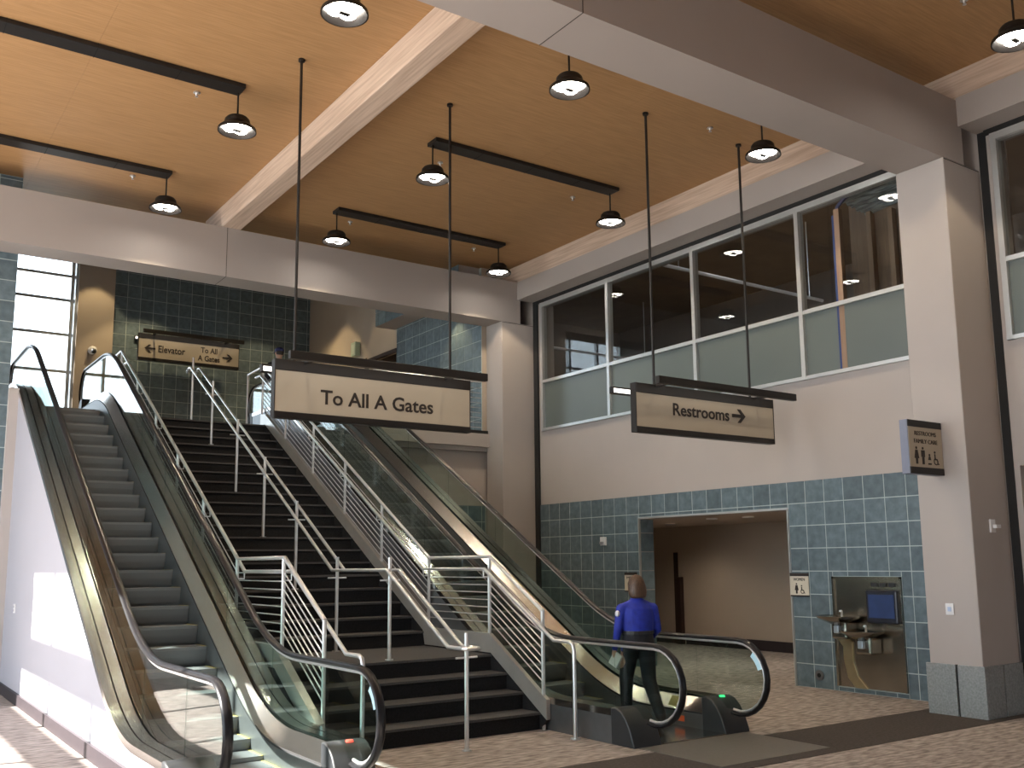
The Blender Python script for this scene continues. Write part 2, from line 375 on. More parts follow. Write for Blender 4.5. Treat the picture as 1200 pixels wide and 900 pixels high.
for i, (x, y) in enumerate(((13.85, 14.4), (12.75, 12.2), (12.9, 11.5))):
    t = root('downlight', (x, y, 2.49), ['recessed downlight at the far left of the corridor ceiling', 'recessed downlight in the middle of the corridor ceiling', 'recessed downlight at the right of the corridor ceiling'][i], 'downlight', 'corridor downlights')
    MB().lathe([(.10, 0), (.10, .02), (.075, .02), (.075, 0)], (x, y, 2.488), 16).build('trim_ring', white_pl, t)
    MB().lathe([(.001, 0), (.072, 0), (.072, .01), (.001, .01)], (x, y, 2.495), 16).build('lens', mat('soft_glow', (1, 1, 1), .5, emit=(1, .85, .6), estr=1.8), t)
    spot('downlight_beam', (x, y, 2.48), 50, 150, (1, .86, .68), 1., parent=t)
# side passage at the right edge, under the front window
struct(MB().box(13.2, 13.4, -6, 5.93, 0, 2.83).box(11.65, 13.4, 5.93, 6.2, 0, 2.83), 'wall_passage', mat('passage_wall', (.16, .12, .10), .7, var=.1), 'dark brown wall of the side passage')
struct(MB().box(11.65, 13.4, -6, 6.2, 2.83, 3.0), 'ceiling_passage', paint_warm, 'ceiling of the side passage')

# ------------------------------------------------------------------ upper hall
ZU = 4.3
us = MB().box(7.97, 11.6, 16.1, 25.2, ZU - .35, ZU).box(-1.0, 7.97, 17.95, 25.2, ZU - .35, ZU)
us.box(3.7, 6.33, 17.08, 17.95, ZU - .35, ZU)
slab = struct(us, 'floor_upper', [paint], 'upper floor slab with taupe edge')
MB().box(7.97, 10.55, 16.07, 16.1, ZU + .0, ZU + .07).build('slab_kerb', black, slab)
MB().box(7.97, 10.55, 16.02, 16.10, ZU - .26, ZU).build('slab_fascia', paint, slab)
MB().box(1.95, 11.6, 18.0, 25.0, ZU, ZU + .006).build('upper_carpet', carpet, slab)
uw = struct(MB().box(7.97, 11.65, 16.2, 16.4, 0, ZU - .3), 'wall_understair', paint, 'taupe wall below the upper floor')
MB().box(7.98, 10.56, 16.19, 16.2, 0, 2.865).build('grout_bed', grout, uw)
tile_wall(uw, 'y', 16.191, .005, 7.98, 10.55, 0, 2.885, 7.9)
ZH = 9.7
YB = 25.0
wb = struct(MB().box(4.40, 13, YB, YB + .3, ZU - .3, ZH).box(-1.2, 13, YB, YB + .3, 0, ZU).box(11.6, 11.9, 16.4, YB, 0, ZH), 'wall_back', paint_warm, 'back wall of the upper hall')
MB().box(4.40, 5.24, YB - .10, YB, ZU, ZH).build('pilaster', paint_warm, wb)
MB().box(5.24, 10.45, YB - .012, YB, ZU, ZH).build('grout_bed', grout, wb)
tile_wall(wb, 'y', YB - .011, .005, 5.24, 10.45, ZU + .6, 9.35, 5.24, zstart=ZU)
wu = struct(MB().box(10.45, 10.7, 16.13, 19.75, ZU, ZH).box(10.45, 10.7, 19.75, 21.4, ZU + 2.45, ZH).box(10.45, 10.7, 21.4, 25, ZU, ZH).box(10.45, 12, 25, 25.2, ZU, ZH), 'wall_upper', paint_warm, 'beige upper hall wall with slate tile section')
MB().box(10.438, 10.45, 16.13, 19.78, ZU, ZH).build('grout_bed', grout, wu)
tile_wall(wu, 'x', 10.439, .005, 16.13, 19.78, ZU, 7.3, 16.13, zstart=ZU)
bk = MB().box(9.95, 10.45, 16.2, 19.9, 7.22, 8.6).build('bulkhead', paint_beam, wu); bk['label'] = 'tiled bulkhead above the passage'
tile_wall(wu, 'x', 9.95, .012, 16.2, 19.9, 7.22, 8.6, 16.2, zstart=7.22)
struct(MB().box(10.7, 13, 19.5, 19.75, ZU, 7.2).box(12.8, 13, 19.75, 21.4, ZU, 7.2).box(10.7, 13, 21.4, 21.6, ZU, 7.2).box(10.7, 13, 19.5, 21.6, 7.0, 7.2), 'wall_recess', dark_room, 'dark recess beyond the upper hall doorway')
dd = root('door_2', (10.5, 20.6, ZU), 'dark doorway in the beige upper wall', kind='structure')
MB().box(10.42, 10.5, 21.34, 21.42, ZU, ZU + 2.5).box(10.42, 10.5, 19.78, 21.42, ZU + 2.38, ZU + 2.46).build('door_frame', dark_wood, dd)
struct(MB().box(-1.2, 12, 16.4, 25.3, ZH, ZH + .2).box(1.95, 11.6, 16.6, 16.75, ZC + .03, ZH + .2), 'ceiling_upper', mat('upper_ceiling', (.2, .17, .15), .8, var=.1), 'ceiling of the upper hall')
# left end wall with tile facing and hall side wall
wl = struct(MB().box(-5.2, 1.95, 16.13, 16.4, 0, ZC).box(1.95, 2.085, 16.0, 16.4, 0, 4.42).box(.5, .7, 16.4, 25.3, 0, ZH).box(.5, 2.0, 16.4, 16.6, ZC, ZH), 'wall_left', paint, 'left end wall with slate tile facing')
MB().box(.6, 1.955, 16.118, 16.13, 0, ZC).build('grout_bed', grout, wl)
tile_wall(wl, 'y', 16.119, .005, .68, 1.96, 0, ZC, 1.96 - 10 * TP)
# tall window on the back wall
wn = root('window_3', (3.2, YB, ZU), 'tall bright window at the end of the upper hall', kind='structure')
for z in (4.45, 5.45, 6.42, 7.33, 8.19, 8.80, 9.3):
    MB().box(.7, 4.40, YB + .02, YB + .12, z - .035, z + .035).build('window_rail', alum, wn)
for x in (.74, 1.8, 3.0, 4.28): MB().box(x - .04, x + .04, YB, YB + .14, ZU, ZH).build('mullion', alum, wn)
MB().box(4.34, 4.42, YB - .06, YB + .16, ZU, ZH).build('window_jamb', alum, wn)
MB().box(.7, 4.40, YB + .06, YB + .07, ZU, ZH).build('window_pane', glass('window_glass', (.95, .97, .98)), wn)
struct(MB().box(-1.2, 4.45, YB, YB + .3, 9.3, ZH), 'trim_9', paint_warm, 'lintel above the tall window')

# ------------------------------------------------------------------ left glazed wall (daylight side, beside the camera)
XL = -5.0
lw = root('window_4', (XL, 4, 0), 'glazed facade on the daylight side of the hall', kind='structure')
for z0, z1 in ((0, .3), (2.4, 2.52), (4.1, 4.22), (5.35, 5.63), (6.22, 6.60), (7.43, 7.75)):
    MB().box(XL - .06, XL + .06, .8, 14.3 + 1.95, z0, z1).build('window_rail', alum, lw)
for k in range(-1, 7):
    y = 14.12 - 2.22 * k
    MB().box(XL - .06, XL + .06, y - .035, y + .035, 0, 7.75).build('mullion', alum, lw)
struct(MB().box(-5.2, 11.65, -6.3, -6.0, 0, ZC), 'wall_front', mat('front_wall_paint', (.26, .225, .20), .8, var=.1), 'unseen dark wall added behind the viewer to cut the light')  # out of view; added dark so little light comes from behind the camera
struct(MB().box(-5.3, -5.1, -6.3, .8, 0, ZC), 'wall_side', paint, 'unseen solid wall added beside the viewer to limit the daylight')  # out of view; solid stretch added to keep daylight off the camera-facing faces
struct(MB().box(XL - .1, XL + .1, 16.25, 16.4, 0, ZC), 'trim_10', paint)

# ------------------------------------------------------------------ staircase
RS, TS = 4.3 / 24, .312
Y0, Y1 = 8.63, 11.15
SX0, SX1 = 3.76, 6.32
st = root('staircase', (5.04, 8.63, 0), 'black carpeted staircase with a landing between the two escalators', 'staircase')
def step_parts(y, ztop, first_depth):
    return y, ztop
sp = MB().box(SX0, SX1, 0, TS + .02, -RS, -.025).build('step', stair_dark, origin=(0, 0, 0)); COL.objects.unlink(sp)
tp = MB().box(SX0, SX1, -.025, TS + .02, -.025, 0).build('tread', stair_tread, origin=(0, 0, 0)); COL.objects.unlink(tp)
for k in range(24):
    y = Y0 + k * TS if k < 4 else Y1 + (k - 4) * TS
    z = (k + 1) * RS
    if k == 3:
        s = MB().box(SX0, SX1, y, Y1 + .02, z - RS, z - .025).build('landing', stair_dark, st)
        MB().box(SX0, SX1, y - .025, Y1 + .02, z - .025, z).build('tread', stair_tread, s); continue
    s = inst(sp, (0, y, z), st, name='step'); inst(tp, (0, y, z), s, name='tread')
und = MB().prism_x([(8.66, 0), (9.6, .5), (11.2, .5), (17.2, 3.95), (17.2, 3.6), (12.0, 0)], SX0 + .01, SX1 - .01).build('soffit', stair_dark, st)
def L(y):
    if y < 9.6: return .717 - .574 * (9.6 - y)
    return .717 if y < 11.03 else .717 + .5755 * (y - 11.03)
nose = [(8.50, .10), (9.566, .722), (11.10, .722), (11.15, .90), (17.06, 4.30), (17.3, 4.305)]
for sx, x0, x1 in ((-1, 3.70, 3.785), (1, 6.295, 6.35)):
    MB().prism_x([(y, z + .012) for y, z in nose] + [(17.3, 3.9), (11.9, .3), (10.5, 0), (8.62, 0), (8.56, .12)][0:4], *((x0 + .005, x1 - .01) if sx > 0 else (x0 + .01, x1 - .005))).build('skirt_board', stair_dark, st)
    MB().prism_x([(y, z + .012) for y, z in nose] + [(y, z + .20) for y, z in ((17.3, 4.33), (17.06, 4.30), (11.08, .86), (11.0, .75), (9.6, .75), (8.5, .12))], x0 + .002, x1 - .002).build('stringer', mat('stringer_steel', (.50, .48, .45), .34, .55, var=.12, scale=4), st)
# ------------------------------------------------------------------ stair railings
def guard(x, xh, side, label):
    g = root('stair_guardrail', (x, 8.6, 0), label, 'guardrail', 'steel stair railings')
    bends = [8.58, 9.6, 11.03, 17.3]
    MB().tube([(x, y, L(y) + 1.11) for y in bends] , .022, 10).build('top_rail', steel_post, g, True)
    for y in (8.58, 9.62, 11.04, 12.38, 13.62, 14.86, 16.10, 17.28):
        MB().tube([(x, y, max(0, L(y) - (.05 if y > 8.6 else .3))), (x, y, L(y) + 1.11)], .021, 8).build('post', steel_post, g, True)
    for i in range(8):
        h = .36 + .085 * i
        MB().tube([(x, y, L(y) + h) for y in bends], .0075, 6).build('rod', steel_post, g, True)
    hr = [(xh, 17.45, L(17.2) + .97), (xh, 17.2, L(17.2) + .97), (xh, 11.03, L(11.03) + .97), (xh, 9.6, L(9.6) + .97), (xh, 8.28, .95), (xh, 8.02, .95), (xh, 7.96, .93), (xh, 7.94, .87), (xh, 7.94, 0)]
    MB().tube(hr, .021, 10).build('handrail', steel_post, g, True)
    MB().lathe([(.05, 0), (.05, .012), (.001, .012)], (xh, 7.94, 0), 14).build('foot_flange', steel_post, g)
    for y in (9.62, 11.04, 12.38, 13.62, 14.86, 16.10):
        MB().tube([(x, y, L(y) + .88), (xh, y, L(y) + .88), (xh, y, L(y) + .95)], .009, 6).build('bracket', steel_post, g, True)
    # level return at the head of the stairs
    s = 1 if side > 0 else -1
    MB().tube([(x, 17.3, L(17.3) + 1.11), (x, 18.1, 4.3 + 1.11)], .022, 8).build('top_rail', steel_post, g, True)
    MB().tube([(x, 18.1, 4.3), (x, 18.1, 4.3 + 1.11)], .021, 8).build('post', steel_post, g, True)
    return g
guard(3.80, 3.885, 1, 'steel guardrail with horizontal rods on the left side of the stairs, by the sunlit escalator')
guard(6.322, 6.24, -1, 'steel guardrail with horizontal rods on the right side of the stairs, by the walking person')
cr = root('center_handrail', (5.05, 8.1, 0), 'double steel handrail running up the middle of the stairs', 'handrail', 'steel stair railings')
for x in (4.97, 5.13):
    MB().tube([(x, 17.42, 5.19), (x, 17.36, 5.27), (x, 17.25, L(17.25) + .97), (x, 11.03, L(11.03) + .97), (x, 9.6, L(9.6) + .97), (x, 8.3, .95), (x, 8.02, .95)], .020, 10).build('rail', steel_post, cr, True)
MB().tube([(4.97, 8.02, .95), (4.985, 7.975, .95), (5.05, 7.955, .95), (5.115, 7.975, .95), (5.13, 8.02, .95)], .020, 10).build('rail_return', steel_post, cr, True)
for y, zf in ((8.09, 0), (9.68, .717), (11.06, .717), (12.38, None), (13.62, None), (14.86, None), (16.18, None), (17.37, 4.3)):
    zb = zf if zf is not None else RS * (5 + math.floor((y - Y1) / TS))
    MB().tube([(5.05, y, zb), (5.05, y, max(zb + 1.09, L(y) + 1.11))], .021, 8).build('post', steel_post, cr, True)
    zk = max(zb + .86, L(y) + .86)
    MB().tube([(4.93, y, zk), (5.17, y, zk)], .010, 6).build('bracket', steel_post, cr, True)
    MB().lathe([(.045, 0), (.045, .012), (.001, .012)], (5.05, y, zb), 12).build('foot_flange', steel_post, cr)
# guard at the edge of the upper floor
ug = root('balcony_guardrail', (9.2, 16.15, ZU), 'steel guardrail on the upper floor edge beside the far column', 'guardrail', 'steel stair railings')
for x in (8.05, 8.9, 9.7, 10.48): MB().tube([(x, 16.16, ZU), (x, 16.16, ZU + 1.07)], .021, 8).build('post', steel_post, ug, True)
MB().tube([(8.05, 16.16, ZU + 1.07), (10.48, 16.16, ZU + 1.07)], .021, 8).build('top_rail', steel_post, ug, True)
for i in range(9): MB().tube([(8.05, 16.16, ZU + .14 + .1 * i), (10.48, 16.16, ZU + .14 + .1 * i)], .0075, 6).build('rod', steel_post, ug, True)

# ------------------------------------------------------------------ escalators
SL = math.tan(math.radians(30)); EB = 8.95; ET = EB + 4.3 / SL; WB = .6
def N(y):
    if y <= EB - WB: return 0.
    if y < EB + WB: return SL * (y - EB + WB) ** 2 / (4 * WB)
    if y <= ET - WB: return SL * (y - EB)
    if y < ET + WB: return 4.3 - SL * (ET + WB - y) ** 2 / (4 * WB)
    return 4.3
def ysamp(a, b):
    s = set([a, b])
    for c in (EB, ET):
        for i in range(13): s.add(c - WB + 2 * WB * i / 12)
    return sorted(y for y in s if a <= y <= b)
NR, NCZ, NY0, NY1 = .375, .575, 7.105, 18.35
def rail_path(inset=0.):
    pts = []; r = NR - inset
    for i in range(14):
        a = math.radians(-105 + 195 * i / 13); pts.append((NY0 - r * math.cos(a), NCZ + r * math.sin(a)))
    pts += [(y, N(y) + .95 - inset) for y in ysamp(NY0 + .1, NY1 - .1)]
    for i in range(14):
        a = math.radians(90 - 195 * i / 13); pts.append((NY1 + r * math.cos(a), 4.3 + NCZ + r * math.sin(a)))
    return pts
step_y = [8.08 + .3464 * k for k in range(26)]
def escalator(xc, label, wall_mat, lamp_col, sticker_side):
    e = root('escalator', (xc, 7.2, 0), label, 'escalator', 'escalators beside the stairs')
    # steps
    m = MB(); hw = .445; d = .344
    m.box(xc - hw, xc + hw, 0, d, -.03, 0, 0)
    prof = [(0, -.03), (.012, -.10), (.03, -.17), (.055, -.235), (d, -.235), (d, -.03)]
    m.prism_x(prof, xc - hw, xc + hw, 1)
    for a, b in ((xc - hw, xc - hw + .025), (xc + hw - .025, xc + hw)): m.box(a, b, .0, d, 0, .002, 2)
    pr = m.build('step', [step_mat, step_riser, yellow], origin=(xc, 0, 0)); COL.objects.unlink(pr)
    for y in step_y: inst(pr, (xc, y, N(y) + .012), e, name='step')
    MB().box(xc - .45, xc + .45, 7.2, 8.07, 0, .014).build('comb_plate', steel, e)
    MB().box(xc - .45, xc + .45, 17.08, 18.3, 4.24, 4.312).build('comb_plate', steel, e)
    ys = ysamp(7.44, 17.95)
    for s in (-1, 1):
        X = lambda o: xc + s * o
        MB().ribbon(ys, lambda y: N(y) + .165, lambda y: max(0.001, N(y) - .25), *sorted((X(.448), X(.460)))).build('skirt', steel_dark, e, True)
        MB().sweep(ys, [(X(.448), .165), (X(.450), .178), (X(.456), .180), (X(.460), .165)], N).build('skirt_edge', black, e, True)
        MB().sweep(ys, [(X(.456), .180), (X(.558), .318), (X(.566), .318), (X(.566), .28), (X(.460), .165)], N).build('inner_deck', steel, e, True)
        MB().sweep(ys, [(X(.592), .30), (X(.592), .335), (X(.690), .335), (X(.690), .30)], N).build('outer_deck', steel, e, True)
        MB().sweep(ys, [(X(.690), .29), (X(.690), .315), (X(.702), .315), (X(.702), .29)], N).build('deck_groove', black, e, True)
        MB().sweep(ys, [(X(.702), .27), (X(.702), .335), (X(.797), .335), (X(.797), .27)], N).build('outer_deck', steel, e, True)
        # enclosure below the deck
        left_wall = s < 0
        MB().ribbon(ys, lambda y: N(y) + .27, lambda y: 0.0, *sorted((X(.765), X(.79)))).build('side_panel', wall_mat if left_wall else steel_dark, e, False)
        # glass
        cuts = [7.7, 8.95, 10.3, 11.6, 12.9, 14.2, 15.5, 16.8, 17.8]
        rp = rail_path(.03); gx = sorted((X(.573), X(.585)))
        bot = [p for p in rp[:14]]
        poly = bot + [(y, N(y) + .92) for y in ysamp(NY0 + .1, cuts[0] - .004)] + [(cuts[0] - .004, .30), (7.45, .30), (7.3, .25)]
        MB().prism_x(poly, *gx).build('glass_panel', balu, e)
        for a, b in zip(cuts[:-1], cuts[1:]):
            MB().ribbon(ysamp(a + .004, b - .004), lambda y: N(y) + .92, lambda y: N(y) + .29, *gx).build('glass_panel', balu, e)
        top = rp[-14:]
        MB().prism_x([(cuts[-1] + .004, 4.3 + .30), (cuts[-1] + .004, 4.3 + .92)] + top + [(18.1, 4.6)], *gx).build('glass_panel', balu, e)
        # handrail
        MB().tube([(X(.579), y, z) for y, z in rail_path(.0)],   .039, 12, ry=.023).build('handrail', rubber, e, True)
        MB().tube([(X(.579), y, z) for y, z in rail_path(.033)], .014, 6).build('handrail_guide', steel_post, e, True)
        # newel caps
        ca, cb = sorted((X(.445), X(.80)))
        cap = [(7.52, 0), (7.52, .345), (7.45, .352), (7.37, .325), (7.30, .26), (7.24, .16), (7.19, .03), (7.185, 0)]
        MB().prism_x(cap, ca, cb).build('newel_cap', plastic, e, True, bevel=.012)
        cap2 = [(17.9, 4.3), (17.9, 4.65), (18.05, 4.64), (18.18, 4.52), (18.27, 4.3)]
        MB().prism_x(cap2, ca, cb).build('newel_cap', plastic, e, True, bevel=.012)
        if s > 0:
            li = MB().lathe([(.001, .02), (.03, .016), (.035, 0)], (X(.65), 7.42, .340), 12).build('indicator_lamp', mat('indicator_' + ('red' if lamp_col[0] > .5 else 'green'), lamp_col, .4, emit=lamp_col, estr=1.2), e)
            a0, a1 = math.radians(18), math.radians(52); r0, r1 = NR - .045, NR - .10
            arc = [(NY0 - r0 * math.cos(t), NCZ + r0 * math.sin(t)) for t in frange(a0, a1, 5)] + [(NY0 - r1 * math.cos(t), NCZ + r1 * math.sin(t)) for t in frange(a1, a0, 5)]
            MB().prism_x(arc, X(.571), X(.573)).build('safety_sticker', mat('pale_blue_sticker', (.55, .80, .92), .4, var=.1), e)
            if lamp_col[0] > .5: continue
            MB().box(*sorted((X(.4455), X(.4479))), 7.78, 7.93, .06, .12).build('warning_sticker', mat('orange_sticker', (.8, .16, .05), .5, var=.1), e)
            MB().add([(X(.47), 7.93, .203), (X(.54), 7.93, .298), (X(.54), 8.05, .298), (X(.47), 8.05, .203), (X(.468), 7.93, .206), (X(.538), 7.93, .301), (X(.538), 8.05, .301), (X(.468), 8.05, .206)], [(0, 1, 2, 3), (4, 7, 6, 5), (0, 4, 5, 1), (1, 5, 6, 2), (2, 6, 7, 3), (3, 7, 4, 0)]).build('warning_sticker', yellow, e)
    MB().box(xc - .76, xc + .76, 17.2, 17.95, 4.0, 4.24).build('truss_end', steel_dark, e)
    return e
escL = escalator(2.87, 'sunlit escalator at the left with a white side wall', paint_white, (.9, .08, .05), 1)
escR = escalator(7.15, 'escalator at the right with a person walking onto it', steel_dark, (.05, .7, .2), 1)
struct(MB().box(2.045, 2.078, 8.2, 16.1, 0, .14), 'baseboard_left', base_m, 'dark vinyl base along the escalator side wall')
pl = MB().box(6.40, 7.86, 6.12, 7.18, 0, .007).build('landing_plate', plate_m); tag(pl, 'grey metal floor plate at the foot of the right escalator', 'floor plate', 'escalator floor plates')
pl = MB().box(2.12, 3.62, 6.12, 7.18, 0, .007).build('landing_plate', plate_m); tag(pl, 'grey metal floor plate at the foot of the left escalator', 'floor plate', 'escalator floor plates')

# ------------------------------------------------------------------ pendant lamps and tracks
def pendant(x, y, label, track=False):
    zb = 7.17
    t = root('pendant_lamp', (x, y, zb), label, 'lamp', 'dark pendant lamps under the wood ceiling')
    MB().tube([(x, y, zb + .19), (x, y, 7.685 if track else 7.72)], .012, 8).build('stem', bronze, t, True)
    MB().lathe([(.001, .20), (.06, .20), (.13, .18), (.155, .15), (.16, .10), (.235, .035), (.24, .0), (.225, .0), (.15, .085), (.001, .09)], (x, y, zb), 24).build('shade', bronze, t, True)
    for k in range(4):
        a = PI / 4 + k * PI / 2
        MB().lathe([(.001, -.012), (.06, -.010), (.085, .01), (.085, .02), (.001, .02)], (x + .095 * math.cos(a), y + .095 * math.sin(a), zb + .035), 14).build('light_cell', lampglow, t, True)
    MB().box(x - .055, x + .055, y - .028, y + .028, zb + .005, zb + .045).build('center_hub', bronze, t)
    if not track: MB().lathe([(.05, 0), (.05, .03), (.001, .03)], (x, y, 7.715), 12).build('canopy', bronze, t)
    spot('lamp_beam', (x, y, zb - .005), LAMP_W, 113, (1, .80, .55), .15, parent=t, r=.10)
    return t
rows = [(8.29, 'first row behind the front beam'), (11.46, 'second row'), (14.72, 'far row by the back beam')]
cols = [(3.76, 'left of the timber rafter'), (6.60, 'just right of the timber rafter'), (9.92, 'near the window wall')]
for y, rn in rows:
    for x, cn in cols: pendant(x, y, f'dark pendant lamp {cn}, {rn}', y > 9)
pendant(9.87, 4.81, 'dark pendant lamp at the top right corner, in front of the front beam')
for y, rn in rows[1:]:
    for x0, x1, cn in ((.3, 3.80, 'left of the timber rafter'), (6.56, 9.98, 'right of the timber rafter')):
        t = root('light_track', ((x0 + x1) / 2, y, 7.7), f'long black ceiling track {cn}, {rn}', 'light track', 'black ceiling tracks')
        MB().box(x0, x1, y - .17, y + .09, 7.69, 7.748).build('housing', bronze, t, bevel=.008)
        for xx in frange(x0 + .8, x1 - .8, 3): MB().box(xx - .004, xx + .004, y - .171, y + .091, 7.688, 7.748).build('joint', black, t)
for i, (x, y, lb) in enumerate([(3.35, 11.85, 'tiny chrome sprinkler beside the left track, second row'), (3.34, 15.08, 'tiny chrome sprinkler beside the far left track'), (9.6, 8.93, 'tiny chrome sprinkler near the front beam and window wall'), (9.6, 12.03, 'tiny chrome sprinkler below the right end of the second row track'), (7.06, 12.03, 'tiny chrome sprinkler below the left end of the right second row track'), (7.03, 15.11, 'tiny chrome sprinkler below the left end of the far right track'), (9.64, 15.15, 'tiny chrome sprinkler below the right end of the far right track'), (9.6, 5.18, 'tiny chrome sprinkler at the top edge in front of the front beam')]):
    t = root('sprinkler', (x, y, 7.7), lb, 'sprinkler', 'ceiling sprinklers')
    MB().lathe([(.04, .05), (.045, .035), (.02, .03), (.012, .0), (.001, .0)], (x, y, 7.70), 12).build('escutcheon', steel_post, t, True)
    MB().lathe([(.001, -.006), (.022, -.004), (.022, 0), (.001, 0)], (x, y, 7.69), 10).build('deflector', steel_post, t)

# ------------------------------------------------------------------ hanging signs
def arrow(mb, x, y, z, s, d):          # d=+1 right, -1 left ; thin prism in XZ
    t = .010
    pts = [(-.5, .085), (.18, .085), (-.10, .36), (.12, .36), (.5, 0), (.12, -.36), (-.10, -.36), (.18, -.085), (-.5, -.085)]
    mb.prism_y([(x + d * px * s, z + pz * s) for px, pz in pts], y - t, y)
def hang_sign(name, x0, x1, y, z0, z1, rods, label, z_top, group='hanging wayfinding signs'):
    t = root(name, ((x0 + x1) / 2, y, z0), label, 'sign', group)
    MB().box(x0, x1, y - .045, y + .045, z0 + .06, z1 - .12).build('panel', cream, t)
    MB().box(x0 - .005, x1 + .005, y - .055, y + .055, z0, z0 + .075).build('bottom_rail', bronze, t, bevel=.006)
    MB().box(x0 - .005, x1 + .005, y - .055, y + .055, z1 - .125, z1).build('top_rail', bronze, t, bevel=.006)
    for x in (x0 - .012, x1 + .002): MB().box(x, x + .01, y - .05, y + .05, z0, z1).build('end_cap', bronze, t)
    for dy in (-.44, .44):
        b = MB().box(x0, x1, y + dy - .035, y + dy + .035, z1 - .075, z1 + .02).build('light_bar', bronze, t, bevel=.006)
        s = -1 if dy > 0 else 1
        MB().box(x0 + .02, x1 - .02, *sorted((y + dy + s * .036, y + dy + s * .040)), z1 - .06, z1 - .005).build('light_strip', tubeglow, b)
    for x in (x0 + .35, x1 - .35):
        MB().box(x - .02, x + .02, y - .42, y + .42, z1 - .03, z1 + .005).build('cross_arm', bronze, t)
    for x in rods:
        MB().tube([(x, y, z1), (x, y, z_top)], .018, 8).build('hanger_rod', bronze, t, True)
        MB().lathe([(.04, 0), (.04, .03), (.001, .03)], (x, y, z_top - .03), 12).build('ceiling_flange', bronze, t)
    return t
S1 = hang_sign('gate_sign', 3.91, 6.48, 10.34, 3.385, 4.055, (4.145, 6.215), 'hanging sign reading To All A Gates above the stairs', 7.75)
text_mesh('To All A Gates', .235, (4.455, 10.292, 3.585), ink, S1, width=1.49, bold=.004)
S2 = hang_sign('restroom_sign', 8.19, 10.77, 9.10, 3.375, 4.01, (8.545, 10.36), 'hanging sign reading Restrooms with a right arrow by the window wall', 7.75)
text_mesh('Restrooms', .225, (8.81, 9.052, 3.64), ink, S2, width=1.05, bold=.004)
ar = MB(); arrow(ar, 10.06, 9.054, 3.72, .26, 1); ar.build('arrow', ink, S2)
S3 = hang_sign('elevator_sign', 5.76, 8.27, 24.5, 6.80, 7.48, (), 'sign reading Elevator and To All A Gates on the far tiled wall', ZH)
text_mesh('Elevator', .24, (6.22, 24.452, 7.04), ink, S3, width=.66, bold=.004)
text_mesh('To All', .20, (7.50, 24.452, 7.15), ink, S3, width=.42, align='CENTER', bold=.003)
text_mesh('A Gates', .20, (7.50, 24.452, 6.94), ink, S3, width=.56, align='CENTER', bold=.003)
ar = MB(); arrow(ar, 6.03, 24.454, 7.11, .26, -1); arrow(ar, 7.98, 24.454, 7.08, .26, 1); ar.build('arrow', ink, S3)

# pictograms (drawn in XZ, facing -Y) ------------------------------------------------
def pict(mb, x, z, h, kind, y):
    t = .004
    if kind in 'mw':
        mb.prism_y([(x + .075 * h * math.cos(a), z + .92 * h + .075 * h * math.sin(a)) for a in frange(0, 2 * PI * 11 / 12, 12)], y - t, y)
        if kind == 'm': pts = [(-.17, .80), (.17, .80), (.17, .42), (.11, .42), (.10, 0), (.015, 0), (.0, .40), (-.015, 0), (-.10, 0), (-.11, .42), (-.17, .42)]
        else: pts = [(-.11, .80), (.11, .80), (.22, .32), (.10, .32), (.09, 0), (.015, 0), (.0, .3), (-.015, 0), (-.09, 0), (-.10, .32), (-.22, .32)]
        mb.prism_y([(x + a * h, z + b * h) for a, b in pts], y - t, y)
    elif kind == 'c':          # small child on a changing table
        mb.prism_y([(x + .08 * h * math.cos(a), z + .62 * h + .08 * h * math.sin(a)) for a in frange(0, 2 * PI * 11 / 12, 12)], y - t, y)
        mb.prism_y([(x - .16 * h, z + .30 * h), (x + .16 * h, z + .30 * h), (x + .07 * h, z + .53 * h), (x - .07 * h, z + .53 * h)], y - t, y)
        mb.prism_y([(x - .17 * h, z + .0), (x + .17 * h, z + .0), (x + .17 * h, z + .10 * h), (x - .17 * h, z + .10 * h)], y - t, y)
    else:                      # wheelchair
        mb.prism_y([(x - .08 * h + .07 * h * math.cos(a), z + .74 * h + .07 * h * math.sin(a)) for a in frange(0, 2 * PI * 11 / 12, 12)], y - t, y)
        mb.prism_y([(x + a * h, z + b * h) for a, b in [(-.13, .64), (-.04, .64), (-.02, .38), (.15, .36), (.22, .10), (.30, .10), (.30, .03), (.17, .03), (.10, .28), (-.12, .30)]], y - t, y)
        ring = []
        for a in frange(math.radians(100), math.radians(370), 12): ring.append((x + .0 + .22 * h * math.cos(a), z + .22 * h + .22 * h * math.sin(a)))
        for a in frange(math.radians(370), math.radians(100), 12): ring.append((x + .0 + .16 * h * math.cos(a), z + .22 * h + .16 * h * math.sin(a)))
        mb.prism_y(ring, y - t, y)
bs = root('blade_sign', (10.2, 6.45, 2.7), 'small restroom and family care sign projecting from the front column', 'sign')
MB().box(9.88, 10.55, 6.40, 6.50, 2.71, 3.33).build('sign_body', mat('sign_side_daylit', (.20, .22, .30), .5, var=.1), bs, bevel=.006)  # bluish daylight on the sign's side is put into this body colour
MB().box(9.89, 10.54, 6.395, 6.40, 2.79, 3.25).build('sign_face', cream, bs)
for a, b in ((2.712, 2.79), (3.25, 3.328)): MB().box(9.885, 10.545, 6.392, 6.40, a, b).build('border', bronze, bs)
text_mesh('RESTROOMS', .07, (10.215, 6.393, 3.155), ink, bs, width=.42, align='CENTER')
text_mesh('FAMILY CARE', .07, (10.215, 6.393, 3.065), ink, bs, width=.46, align='CENTER')
pm = MB()
for k, (kd, hh) in enumerate((('w', .20), ('m', .20), ('c', .18), ('h', .20))): pict(pm, 10.02 + .125 * k, 2.825, hh, kd, 6.395)
pm.build('pictograms', ink, bs)
